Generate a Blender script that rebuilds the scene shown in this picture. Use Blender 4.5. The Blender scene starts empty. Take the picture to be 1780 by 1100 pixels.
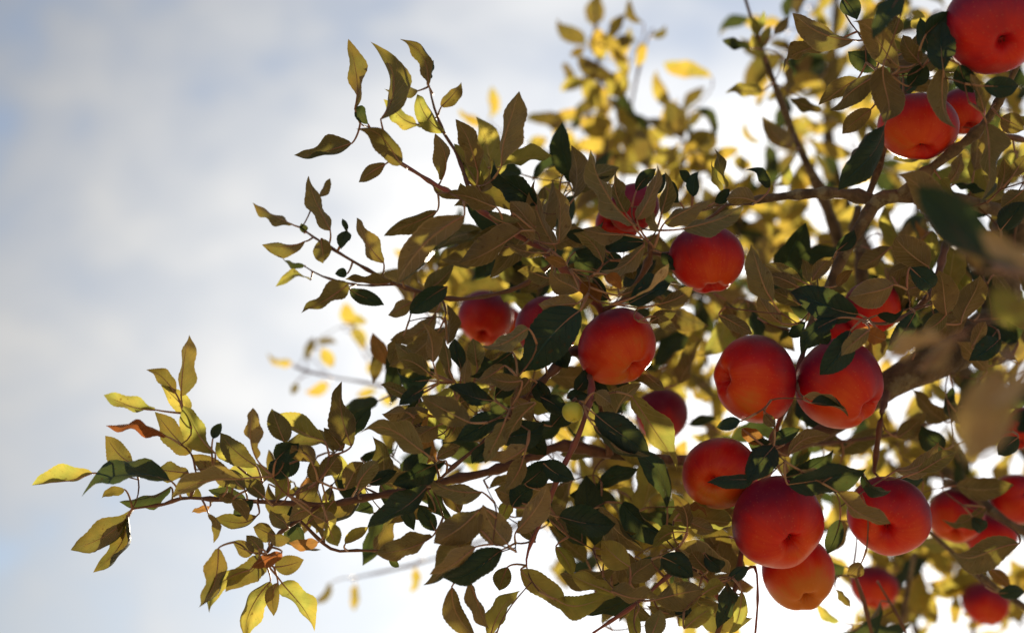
import bpy, math, random
import numpy as np
from mathutils import Vector, Matrix

random.seed(7)
rng = np.random.default_rng(11)
sc = bpy.context.scene
COL = sc.collection
R = math.radians

# ------------------------------------------------------------------ camera
PITCH = 28.0
CAM = np.array((0.0, 0.0, 1.5))
cam_data = bpy.data.cameras.new('camera')
cam_data.lens = 50.0
cam_data.sensor_width = 36.0
cam_data.clip_start = 0.02
cam_data.clip_end = 5000.0
cam_data.dof.use_dof = True
cam_data.dof.focus_distance = 1.33
cam_data.dof.aperture_fstop = 2.4
cam = bpy.data.objects.new('camera', cam_data)
COL.objects.link(cam)
cam.location = CAM
cam.rotation_euler = (R(90 + PITCH), 0, 0)
sc.camera = cam

# ------------------------------------------------------------------ sun, sky, exposure
SUN_AZ, SUN_EL = 12.0, 21.0          # degrees right of the view direction, above the horizon
sun_dir = Vector((math.sin(R(SUN_AZ)) * math.cos(R(SUN_EL)), math.cos(R(SUN_AZ)) * math.cos(R(SUN_EL)), math.sin(R(SUN_EL))))
sun_data = bpy.data.lights.new('sun', 'SUN')
sun_data.energy = 5.0
sun_data.angle = R(0.6)
sun_data.color = (1.0, 0.86, 0.66)
sun = bpy.data.objects.new('sun', sun_data)
COL.objects.link(sun)
sun.rotation_euler = (-sun_dir).to_track_quat('-Z', 'Y').to_euler()

sc.view_settings.view_transform = 'Standard'
sc.view_settings.look = 'None'
sc.view_settings.gamma = 1.0
sc.view_settings.exposure = 1.25
sc.cycles.use_denoising = True
sc.cycles.max_bounces = 10
sc.cycles.transmission_bounces = 6
sc.cycles.sample_clamp_indirect = 6.0


def nd(nt, typ, loc=(0, 0), **kw):
    n = nt.nodes.new(typ)
    n.location = loc
    for k, v in kw.items():
        setattr(n, k, v)
    return n


def mathn(nt, op, a, b=None, c=None, clamp=False):
    n = nt.nodes.new('ShaderNodeMath')
    n.operation = op
    n.use_clamp = clamp
    for i, v in enumerate((a, b, c)):
        if v is None:
            continue
        if isinstance(v, (int, float)):
            n.inputs[i].default_value = v
        else:
            nt.links.new(v, n.inputs[i])
    return n.outputs[0]


def mixc(nt, fac, a, b, blend='MIX'):
    n = nt.nodes.new('ShaderNodeMix')
    n.data_type = 'RGBA'
    n.blend_type = blend
    for sock, v in ((n.inputs[0], fac), (n.inputs[6], a), (n.inputs[7], b)):
        if isinstance(v, (int, float)):
            sock.default_value = v
        elif isinstance(v, tuple):
            sock.default_value = v if len(v) == 4 else (*v, 1.0)
        else:
            nt.links.new(v, sock)
    return n.outputs[2]


def ramp(nt, fac, stops, interp='LINEAR'):
    n = nt.nodes.new('ShaderNodeValToRGB')
    cr = n.color_ramp
    cr.interpolation = interp
    while len(cr.elements) < len(stops):
        cr.elements.new(0.5)
    for e, (p, c) in zip(cr.elements, stops):
        e.position = p
        e.color = c if len(c) == 4 else (*c, 1.0)
    nt.links.new(fac, n.inputs[0])
    return n.outputs[0]


def noise(nt, vec, scale, detail=4.0, rough=0.55, dist=0.0):
    n = nt.nodes.new('ShaderNodeTexNoise')
    n.inputs['Scale'].default_value = scale
    n.inputs['Detail'].default_value = detail
    n.inputs['Roughness'].default_value = rough
    n.inputs['Distortion'].default_value = dist
    if vec is not None:
        nt.links.new(vec, n.inputs['Vector'])
    return n.outputs[0]


world = bpy.data.worlds.new('World')
sc.world = world
world.use_nodes = True
wt = world.node_tree
wt.nodes.clear()
wout = nd(wt, 'ShaderNodeOutputWorld')
wbg = nd(wt, 'ShaderNodeBackground')
wbg.inputs['Strength'].default_value = 0.07
sky = nd(wt, 'ShaderNodeTexSky', sky_type='NISHITA')
sky.sun_disc = False
sky.sun_elevation = R(SUN_EL)
sky.sun_rotation = R(SUN_AZ)
sky.air_density = 1.0
sky.dust_density = 0.15
wtc = nd(wt, 'ShaderNodeTexCoord')
gen = wtc.outputs['Generated']
# thin high cloud: streaky veil, brighter towards the sun as thin cloud scatters light forward
mp = nd(wt, 'ShaderNodeMapping')
mp.inputs['Rotation'].default_value = (R(20), R(35), R(28))
mp.inputs['Scale'].default_value = (1.0, 1.7, 1.5)
mp.inputs['Location'].default_value = (5.1, 3.3, 0.4)
wt.links.new(gen, mp.inputs['Vector'])
cl1 = noise(wt, mp.outputs[0], 3.2, 6.0, 0.52, 0.5)
cl2 = noise(wt, mp.outputs[0], 9.0, 5.0, 0.55, 0.3)
clm = mathn(wt, 'MULTIPLY_ADD', cl2, 0.30, mathn(wt, 'MULTIPLY', cl1, 0.70))
cover = ramp(wt, clm, [(0.36, (0.36, 0.36, 0.36)), (0.46, (0.78, 0.78, 0.78)), (0.57, (0.98, 0.98, 0.98))])
dp = nd(wt, 'ShaderNodeVectorMath', operation='DOT_PRODUCT')
wt.links.new(gen, dp.inputs[0])
dp.inputs[1].default_value = sun_dir
dot = dp.outputs['Value']
d0 = mathn(wt, 'MAXIMUM', dot, 0.0)
glow = mathn(wt, 'POWER', d0, 7.0)
glow2 = mathn(wt, 'POWER', d0, 90.0)
cl_l = mathn(wt, 'ADD', mathn(wt, 'MULTIPLY_ADD', glow, 7.0, 1.15), mathn(wt, 'MULTIPLY', glow2, 4.0))
cl_col = nd(wt, 'ShaderNodeVectorMath', operation='SCALE')
cl_col.inputs[0].default_value = (1.0, 0.995, 0.985)
wt.links.new(mathn(wt, 'MULTIPLY', cl_l, mathn(wt, 'MULTIPLY_ADD', clm, 1.5, 0.24)), cl_col.inputs['Scale'])
skymix = mixc(wt, cover, sky.outputs[0], cl_col.outputs[0])
wt.links.new(skymix, wbg.inputs['Color'])
wt.links.new(wbg.outputs[0], wout.inputs['Surface'])

# ------------------------------------------------------------------ picture point -> place
F = 50.0 / 36.0 * 1780.0
cp, sp = math.cos(R(PITCH)), math.sin(R(PITCH))
AX = np.array((1.0, 0.0, 0.0))
AF = np.array((0.0, cp, sp))
AU = np.array((0.0, -sp, cp))


def at(px, py, d):
    return CAM + AX * ((px - 890.0) / F * d) + AU * ((550.0 - py) / F * d) + AF * d


def mpp(d):
    return d / F


def unit(v):
    return v / max(np.linalg.norm(v), 1e-9)


# ------------------------------------------------------------------ materials
def new_mat(name):
    m = bpy.data.materials.new(name)
    m.use_nodes = True
    nt = m.node_tree
    nt.nodes.clear()
    out = nd(nt, 'ShaderNodeOutputMaterial')
    return m, nt, out


def leaf_material(name, top0, under0, trans0, tfac, rough_top=0.40, vary=0.35):
    m, nt, out = new_mat(name)
    uv = nd(nt, 'ShaderNodeUVMap', uv_map='UVMap')
    sep = nd(nt, 'ShaderNodeSeparateXYZ')
    nt.links.new(uv.outputs[0], sep.inputs[0])
    u = sep.outputs[0]
    v = mathn(nt, 'ABSOLUTE', mathn(nt, 'MULTIPLY_ADD', sep.outputs[1], 2.0, -1.0))
    tint = nd(nt, 'ShaderNodeAttribute', attribute_name='tint').outputs['Fac']
    tco = nd(nt, 'ShaderNodeTexCoord').outputs['Object']
    shift = nd(nt, 'ShaderNodeCombineXYZ')
    nt.links.new(mathn(nt, 'MULTIPLY', tint, 7.3), shift.inputs[0])
    nt.links.new(mathn(nt, 'MULTIPLY', tint, 3.1), shift.inputs[1])
    vadd = nd(nt, 'ShaderNodeVectorMath', operation='ADD')
    nt.links.new(tco, vadd.inputs[0])
    nt.links.new(shift.outputs[0], vadd.inputs[1])
    tc = vadd.outputs[0]
    patch = ramp(nt, noise(nt, tc, 34.0, 3.0, 0.6), [(0.38, (0, 0, 0)), (0.62, (1, 1, 1))])
    n1 = noise(nt, tc, 60.0, 3.0)
    n2 = noise(nt, tc, 420.0, 3.0, 0.6)
    # veins
    ph = mathn(nt, 'MULTIPLY_ADD', v, -1.9, mathn(nt, 'MULTIPLY', u, 8.0))
    tri = mathn(nt, 'ABSOLUTE', mathn(nt, 'MULTIPLY_ADD', mathn(nt, 'FRACT', ph), 2.0, -1.0))
    side = mathn(nt, 'MULTIPLY_ADD', tri, -7.0, 1.0, clamp=True)
    rib = mathn(nt, 'MULTIPLY_ADD', v, -16.0, 1.25, clamp=True)
    vein = mathn(nt, 'MAXIMUM', mathn(nt, 'MULTIPLY', side, 0.6), rib)
    bright = mathn(nt, 'ADD', mathn(nt, 'MULTIPLY_ADD', tint, vary * 2, 1.0 - vary), mathn(nt, 'MULTIPLY_ADD', n1, 0.7, -0.35))
    geo = nd(nt, 'ShaderNodeNewGeometry')
    under_t = mixc(nt, mathn(nt, 'MULTIPLY_ADD', mathn(nt, 'FRACT', mathn(nt, 'MULTIPLY', tint, 5.7)), 1.6, -0.6, clamp=True), under0, (under0[0] * 0.66, under0[1] * 0.98, under0[2] * 0.98))
    under = mixc(nt, mathn(nt, 'MULTIPLY', patch, 0.45), under_t, (under0[0] * 0.82, under0[1] * 0.94, under0[2] * 0.85))
    top = mixc(nt, mathn(nt, 'MULTIPLY', patch, 0.6), top0, (top0[0] * 1.6 + 0.002, top0[1] * 1.3, top0[2] * 0.85))
    trans = mixc(nt, patch, trans0, (trans0[0] * 0.72, trans0[1] * 0.92, trans0[2]))
    rim_light = mathn(nt, 'MULTIPLY_ADD', v, 14.0, -13.0, clamp=True)  # pale leaf edge, also paints the rim light along the blade
    under2 = mixc(nt, mathn(nt, 'MULTIPLY', vein, 0.85), under, tuple(min(1, c * 2.3 + 0.03) for c in under0))
    under2 = mixc(nt, mathn(nt, 'MULTIPLY', rim_light, 0.6), under2, tuple(min(1, c * 2.0 + 0.06) for c in under0))
    top2 = mixc(nt, mathn(nt, 'MULTIPLY', vein, 0.6), top, tuple(c * 2.6 + 0.016 for c in top0))
    base = mixc(nt, geo.outputs['Backfacing'], top2, under2)
    vs = nd(nt, 'ShaderNodeVectorMath', operation='SCALE')
    nt.links.new(base, vs.inputs[0])
    nt.links.new(bright, vs.inputs['Scale'])
    # brown age spots
    spot = ramp(nt, noise(nt, tc, 190.0, 2.0, 0.5), [(0.66, (0, 0, 0)), (0.72, (1, 1, 1))])
    col = mixc(nt, mathn(nt, 'MULTIPLY', spot, 0.5), vs.outputs[0], (0.07, 0.035, 0.012))
    bs = nd(nt, 'ShaderNodeBsdfPrincipled')
    nt.links.new(col, bs.inputs['Base Color'])
    rg = mathn(nt, 'MULTIPLY_ADD', geo.outputs['Backfacing'], 0.70 - rough_top, rough_top)
    nt.links.new(mathn(nt, 'MULTIPLY_ADD', n2, 0.2, rg), bs.inputs['Roughness'])
    bs.inputs['Specular IOR Level'].default_value = 0.25
    nt.links.new(mathn(nt, 'MULTIPLY', geo.outputs['Backfacing'], 0.25), bs.inputs['Sheen Weight'])
    bs.inputs['Sheen Roughness'].default_value = 0.35
    bs.inputs['Sheen Tint'].default_value = (1.0, 0.88, 0.82, 1)
    tr = nd(nt, 'ShaderNodeBsdfTranslucent')
    tcol = mixc(nt, mathn(nt, 'MULTIPLY', vein, 0.5), trans, tuple(c * 0.45 for c in trans0))
    ts = nd(nt, 'ShaderNodeVectorMath', operation='SCALE')
    nt.links.new(mixc(nt, mathn(nt, 'MULTIPLY', spot, 0.6), tcol, (0.12, 0.05, 0.01)), ts.inputs[0])
    nt.links.new(mathn(nt, 'MULTIPLY_ADD', n1, 0.8, 0.6), ts.inputs['Scale'])
    nt.links.new(ts.outputs[0], tr.inputs['Color'])
    bump = nd(nt, 'ShaderNodeBump')
    bump.inputs['Strength'].default_value = 0.9
    bump.inputs['Distance'].default_value = 0.0012
    nt.links.new(mathn(nt, 'ADD', mathn(nt, 'MULTIPLY', vein, -0.8), mathn(nt, 'MULTIPLY', n2, 0.5)), bump.inputs['Height'])
    nt.links.new(bump.outputs[0], bs.inputs['Normal'])
    mx = nd(nt, 'ShaderNodeMixShader')
    mx.inputs[0].default_value = tfac
    nt.links.new(bs.outputs[0], mx.inputs[1])
    nt.links.new(tr.outputs[0], mx.inputs[2])
    nt.links.new(mx.outputs[0], out.inputs['Surface'])
    return m


M_LEAF = leaf_material('leaf_green', (0.003, 0.024, 0.031), (0.190, 0.135, 0.086), (0.34, 0.24, 0.035), 0.22)
M_SUNLIT = leaf_material('leaf_sunlit_yellow', (0.035, 0.070, 0.020), (0.175, 0.130, 0.060), (0.57, 0.46, 0.075), 0.40)  # lit copy of the leaf: sun glow put into a yellower, more translucent colour
M_GOLD = leaf_material('leaf_sunlit_gold', (0.040, 0.065, 0.018), (0.180, 0.130, 0.050), (0.70, 0.475, 0.07), 0.40)  # lit copy for leaves behind, golden sun glow put into the colour
M_SHADED = leaf_material('leaf_shaded_dark', (0.002, 0.022, 0.031), (0.130, 0.092, 0.058), (0.24, 0.26, 0.05), 0.12)  # shaded copy of the leaf: darker and less translucent to stand for shade
M_PALE = leaf_material('leaf_lit_pale', (0.012, 0.040, 0.036), (0.46, 0.325, 0.225), (0.40, 0.28, 0.08), 0.15)  # lit copy: brightness of the light painted in as a paler underside
M_DRY = leaf_material('leaf_withered', (0.20, 0.085, 0.030), (0.24, 0.12, 0.050), (0.50, 0.22, 0.05), 0.32, 0.6)
M_RED = leaf_material('leaf_reddened', (0.15, 0.040, 0.020), (0.21, 0.085, 0.035), (0.52, 0.16, 0.04), 0.30, 0.5)


def stem_material(name, c1, c2, rough=0.55, scale=90.0, bumpd=0.0008, lichen=0.0):
    m, nt, out = new_mat(name)
    tc = nd(nt, 'ShaderNodeTexCoord').outputs['Object']
    n1 = noise(nt, tc, scale, 5.0, 0.6)
    n2 = noise(nt, tc, scale * 4.0, 4.0, 0.6)
    col = mixc(nt, ramp(nt, n1, [(0.35, (0, 0, 0)), (0.65, (1, 1, 1))]), c1, c2)
    if lichen:
        lf = ramp(nt, noise(nt, tc, scale * 0.7, 6.0, 0.7), [(0.54, (0, 0, 0)), (0.62, (1, 1, 1))])
        col = mixc(nt, mathn(nt, 'MULTIPLY', lf, lichen), col, (0.30, 0.28, 0.20))
    bs = nd(nt, 'ShaderNodeBsdfPrincipled')
    nt.links.new(col, bs.inputs['Base Color'])
    bs.inputs['Roughness'].default_value = rough
    bs.inputs['Sheen Weight'].default_value = 0.25
    bs.inputs['Sheen Roughness'].default_value = 0.35
    bs.inputs['Sheen Tint'].default_value = (1.0, 0.85, 0.82, 1)
    bump = nd(nt, 'ShaderNodeBump')
    bump.inputs['Strength'].default_value = 0.7
    bump.inputs['Distance'].default_value = bumpd
    nt.links.new(mathn(nt, 'ADD', n1, mathn(nt, 'MULTIPLY', n2, 0.5)), bump.inputs['Height'])
    nt.links.new(bump.outputs[0], bs.inputs['Normal'])
    nt.links.new(bs.outputs[0], out.inputs['Surface'])
    return m


M_PETIOLE = stem_material('petiole', (0.34, 0.215, 0.13), (0.30, 0.125, 0.10), 0.5, 60.0, 0.0002)
M_TWIG = stem_material('twig_bark', (0.10, 0.045, 0.035), (0.17, 0.075, 0.055), 0.55, 110.0, 0.0005)
M_PINK = stem_material('young_red_twig', (0.26, 0.06, 0.075), (0.20, 0.075, 0.07), 0.5, 110.0, 0.0004)
M_BARK = stem_material('branch_bark', (0.065, 0.045, 0.036), (0.18, 0.125, 0.09), 0.8, 70.0, 0.0035, 0.6)
M_TRUNK = stem_material('trunk_bark', (0.045, 0.030, 0.022), (0.17, 0.12, 0.085), 0.9, 38.0, 0.008, 0.5)
M_CALYX = stem_material('calyx_sepals', (0.03, 0.022, 0.012), (0.08, 0.055, 0.03), 0.8, 300.0, 0.0003)


def apple_material(name, low, mid, high):
    m, nt, out = new_mat(name)
    tc = nd(nt, 'ShaderNodeTexCoord').outputs['Object']
    sep = nd(nt, 'ShaderNodeSeparateXYZ')
    nt.links.new(tc, sep.inputs[0])
    blush = nd(nt, 'ShaderNodeAttribute', attribute_type='OBJECT', attribute_name='blush').outputs['Fac']
    rad = nd(nt, 'ShaderNodeAttribute', attribute_type='OBJECT', attribute_name='radius').outputs['Fac']
    z = mathn(nt, 'DIVIDE', sep.outputs[2], rad)                      # -1 at the calyx, 1 at the stem
    # upper side darker red: blush and painted-in shade together
    sdir = nd(nt, 'ShaderNodeAttribute', attribute_type='OBJECT', attribute_name='blush_shade_side').outputs['Vector']
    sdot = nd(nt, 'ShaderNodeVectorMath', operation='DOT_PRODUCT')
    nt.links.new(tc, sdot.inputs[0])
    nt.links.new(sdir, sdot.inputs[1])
    # meridian streaks
    ang = mathn(nt, 'ARCTAN2', sep.outputs[1], sep.outputs[0])
    cv = nd(nt, 'ShaderNodeCombineXYZ')
    nt.links.new(mathn(nt, 'SINE', ang), cv.inputs[0])
    nt.links.new(mathn(nt, 'COSINE', ang), cv.inputs[1])
    nt.links.new(mathn(nt, 'MULTIPLY', z, 0.12), cv.inputs[2])
    streak = noise(nt, cv.outputs[0], 9.0, 5.0, 0.7)
    blot = noise(nt, tc, 28.0, 3.0, 0.5)
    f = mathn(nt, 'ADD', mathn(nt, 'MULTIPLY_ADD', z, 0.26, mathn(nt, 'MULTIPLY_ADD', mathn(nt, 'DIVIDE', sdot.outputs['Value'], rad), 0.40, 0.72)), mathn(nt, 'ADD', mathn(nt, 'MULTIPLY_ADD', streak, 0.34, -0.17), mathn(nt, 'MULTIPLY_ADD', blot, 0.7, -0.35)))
    f = mathn(nt, 'ADD', f, blush)
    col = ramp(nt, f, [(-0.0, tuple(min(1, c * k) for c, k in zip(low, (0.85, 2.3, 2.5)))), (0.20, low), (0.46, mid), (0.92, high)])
    vor = nd(nt, 'ShaderNodeTexVoronoi')
    vor.inputs['Scale'].default_value = 260.0
    nt.links.new(tc, vor.inputs['Vector'])
    speck = ramp(nt, vor.outputs['Distance'], [(0.10, (1, 1, 1)), (0.20, (0, 0, 0))])
    col = mixc(nt, mathn(nt, 'MULTIPLY', speck, 0.13), col, (0.75, 0.42, 0.16))
    bs = nd(nt, 'ShaderNodeBsdfPrincipled')
    nt.links.new(col, bs.inputs['Base Color'])
    fine = noise(nt, tc, 500.0, 3.0)
    nt.links.new(mathn(nt, 'MULTIPLY_ADD', fine, 0.22, 0.30), bs.inputs['Roughness'])
    bs.inputs['Specular IOR Level'].default_value = 0.38
    bs.inputs['Sheen Weight'].default_value = 0.03
    bs.inputs['Sheen Roughness'].default_value = 0.4
    bs.inputs['Sheen Tint'].default_value = (0.7, 0.55, 1.0, 1)
    bump = nd(nt, 'ShaderNodeBump')
    bump.inputs['Strength'].default_value = 0.12
    bump.inputs['Distance'].default_value = 0.0006
    nt.links.new(blot, bump.inputs['Height'])
    nt.links.new(bump.outputs[0], bs.inputs['Normal'])
    nt.links.new(bs.outputs[0], out.inputs['Surface'])
    return m


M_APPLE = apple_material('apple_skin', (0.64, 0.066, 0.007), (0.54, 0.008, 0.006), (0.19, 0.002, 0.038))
M_GREENAPPLE = apple_material('unripe_apple_skin', (0.55, 0.50, 0.08), (0.50, 0.50, 0.08), (0.42, 0.45, 0.07))

# ------------------------------------------------------------------ mesh helpers
def link(name, me, parent=None, loc=None):
    o = bpy.data.objects.new(name, me)
    COL.objects.link(o)
    if parent is not None:
        o.parent = parent
    if loc is not None:
        o.location = loc
    return o


def mesh_from(name, V, faces, mats, mat_idx=None, smooth=True):
    me = bpy.data.meshes.new(name)
    me.from_pydata([tuple(v) for v in V], [], faces)
    for m in mats:
        me.materials.append(m)
    if mat_idx is not None:
        me.polygons.foreach_set('material_index', mat_idx)
    if smooth:
        me.polygons.foreach_set('use_smooth', [True] * len(me.polygons))
    me.update()
    return me


def catmull(P, step):
    P = np.asarray(P, float)
    if len(P) == 2:
        n = max(2, int(np.linalg.norm(P[1][:3] - P[0][:3]) / step))
        t = np.linspace(0, 1, n + 1)[:, None]
        return P[0] * (1 - t) + P[1] * t
    Q = np.vstack([2 * P[0] - P[1], P, 2 * P[-1] - P[-2]])
    out = []
    for i in range(1, len(Q) - 2):
        n = max(2, int(np.linalg.norm(Q[i + 1][:3] - Q[i][:3]) / step))
        for k in range(n):
            t = k / n
            a, b, c, d = Q[i - 1], Q[i], Q[i + 1], Q[i + 2]
            out.append(0.5 * ((2 * b) + (c - a) * t + (2 * a - 5 * b + 4 * c - d) * t * t + (3 * b - a - 3 * c + d) * t ** 3))
    out.append(P[-1])
    return np.array(out)


def tube(P, rad, seg, knobs=0.0):
    """closed tube along points P with radii rad"""
    P = np.asarray(P, float)
    n = len(P)
    T = np.gradient(P, axis=0)
    V, faces = [], []
    ref = np.array((0.31, 0.17, 0.93))
    for i in range(n):
        t = unit(T[i])
        a = unit(np.cross(t, ref))
        b = np.cross(t, a)
        kr = 1.0 + (knobs * (rng.random() - 0.4) if knobs else 0)
        for k in range(seg):
            an = 2 * math.pi * k / seg
            rr = rad[i] * kr * (1 + (knobs * 0.6 * (rng.random() - 0.5) if knobs else 0))
            V.append(P[i] + (a * math.cos(an) + b * math.sin(an)) * rr)
    for i in range(n - 1):
        for k in range(seg):
            k2 = (k + 1) % seg
            faces.append((i * seg + k, i * seg + k2, (i + 1) * seg + k2, (i + 1) * seg + k))
    faces.append(tuple(range(seg))[::-1])
    faces.append(tuple(range((n - 1) * seg, n * seg)))
    return V, faces


# ------------------------------------------------------------------ the ground (below the frame, it sends warm light up)
m, nt, out = new_mat('dry_orchard_grass')
tc = nd(nt, 'ShaderNodeTexCoord').outputs['Object']
gcol = mixc(nt, ramp(nt, noise(nt, tc, 0.8, 6.0), [(0.35, (0, 0, 0)), (0.65, (1, 1, 1))]), (0.40, 0.285, 0.145), (0.28, 0.22, 0.10))
bs = nd(nt, 'ShaderNodeBsdfPrincipled')
nt.links.new(gcol, bs.inputs['Base Color'])
bs.inputs['Roughness'].default_value = 0.95
nt.links.new(bs.outputs[0], out.inputs['Surface'])
g = 1500.0
NG = 40
gv, gf = [], []
gx = np.sign(np.linspace(-1, 1, NG + 1)) * np.abs(np.linspace(-1, 1, NG + 1)) ** 3 * g
for y in gx:
    for x in gx:
        r_ = math.hypot(x, y)
        gv.append((x, y, 0.03 * math.sin(x * 1.3) * math.cos(y * 0.9) if r_ < 40 else 0.0))
for j in range(NG):
    for i in range(NG):
        a = j * (NG + 1) + i
        gf.append((a, a + 1, a + NG + 2, a + NG + 1))
ground = link('ground', mesh_from('ground', gv, gf, [m]))
ground['kind'] = 'structure'

# ------------------------------------------------------------------ the tree: limbs and branches
TRUNK_BASE = np.array((1.35, 1.95, 0.0))
tree = bpy.data.objects.new('apple_tree', None)
COL.objects.link(tree)
tree.location = TRUNK_BASE
tree['label'] = 'backlit apple tree with brown-green leaves reaching in from the right'
tree['category'] = 'apple tree'
bpy.context.view_layer.update()

NODES = []      # skeleton points (pos, radius)


def add_branch(name, pts, mat, seg=8, knobs=0.0, step=0.012, world_pts=None, nodes=True):
    """pts: (px, py, depth, diameter in px)"""
    P = []
    if world_pts:
        P += [np.array((*w[:3], w[3])) for w in world_pts]
    for (px, py, d, dia) in pts:
        P.append(np.append(at(px, py, d), dia * 0.5 * mpp(d)))
    S = catmull(np.array(P), step)
    pos, rad = S[:, :3], np.maximum(S[:, 3], 0.0006)
    if nodes:
        for p, r_ in zip(pos, rad):
            NODES.append((p, r_))
    rad = rad.copy()
    k = int(rng.integers(2, 5))
    while k < len(rad) - 1 and rad[0] < 0.02:
        if rad[k] < 0.008:
            rad[k] *= 1.55
            rad[k - 1] *= 1.2
        k += int(rng.integers(2, 6))
    o0 = pos[0]
    V, f = tube(pos - o0, rad, seg, knobs)
    o = link(name, mesh_from(name, V, f, [mat]), tree, Vector(o0 - TRUNK_BASE))
    return o


crotch = np.array((1.24, 1.86, 1.62))
add_branch('trunk', [], M_TRUNK, 18, 0.10, 0.05, [
    (1.35, 1.95, -0.06, 0.125), (1.34, 1.95, 0.10, 0.100), (1.33, 1.93, 0.6, 0.080), (1.30, 1.90, 1.1, 0.072), (1.24, 1.86, 1.62, 0.066)], nodes=False)
# thick limb that runs left behind the apples
lp = (1.24, 1.86, 1.60, 0.055)
add_branch('limb', [(1860, 470, 1.66, 78), (1723, 568, 1.56, 72), (1640, 620, 1.50, 64), (1545, 668, 1.47, 52), (1440, 745, 1.48, 30), (1330, 790, 1.47, 22), (1200, 800, 1.46, 19), (1060, 790, 1.44, 16)], M_TRUNK, 16, 0.12, 0.02, [lp])
# second limb: carries the branch over the apples
add_branch('limb', [(1900, 400, 1.62, 48), (1780, 376, 1.50, 26), (1650, 346, 1.43, 25), (1560, 341, 1.40, 25), (1525, 350, 1.40, 25), (1500, 387, 1.40, 22), (1468, 440, 1.41, 20), (1444, 492, 1.42, 17), (1420, 540, 1.42, 13), (1398, 590, 1.41, 10)], M_BARK, 12, 0.16, 0.008, [(1.24, 1.86, 1.62, 0.045), (1.12, 1.72, 1.95, 0.036)])
# limbs that go up and back, carrying the foliage behind
add_branch('limb', [(1720, 700, 2.2, 46), (1560, 520, 2.25, 34), (1480, 380, 2.3, 26), (1440, 240, 2.3, 20), (1450, 60, 2.35, 14), (1460, -90, 2.4, 8)], M_TRUNK, 10, 0.12, 0.03, [(1.24, 1.86, 1.58, 0.045)])
add_branch('limb', [(1720, 860, 2.3, 40), (1500, 905, 2.35, 30), (1330, 920, 2.3, 24), (1195, 909, 2.2, 17), (1078, 896, 2.15, 14), (985, 870, 2.1, 8)], M_TRUNK, 10, 0.12, 0.03, [(1.24, 1.86, 1.45, 0.04)])
add_branch('limb', [(1400, 640, 2.3, 26), (1260, 560, 2.3, 20), (1140, 470, 2.2, 15), (1075, 380, 2.15, 10), (1060, 330, 2.1, 8), (1048, 200, 2.1, 6), (1040, 120, 2.1, 5), (1034, -30, 2.1, 4)], M_BARK, 9, 0.1, 0.03, [tuple(at(1560, 520, 2.25)) + (0.012,)])

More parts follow.
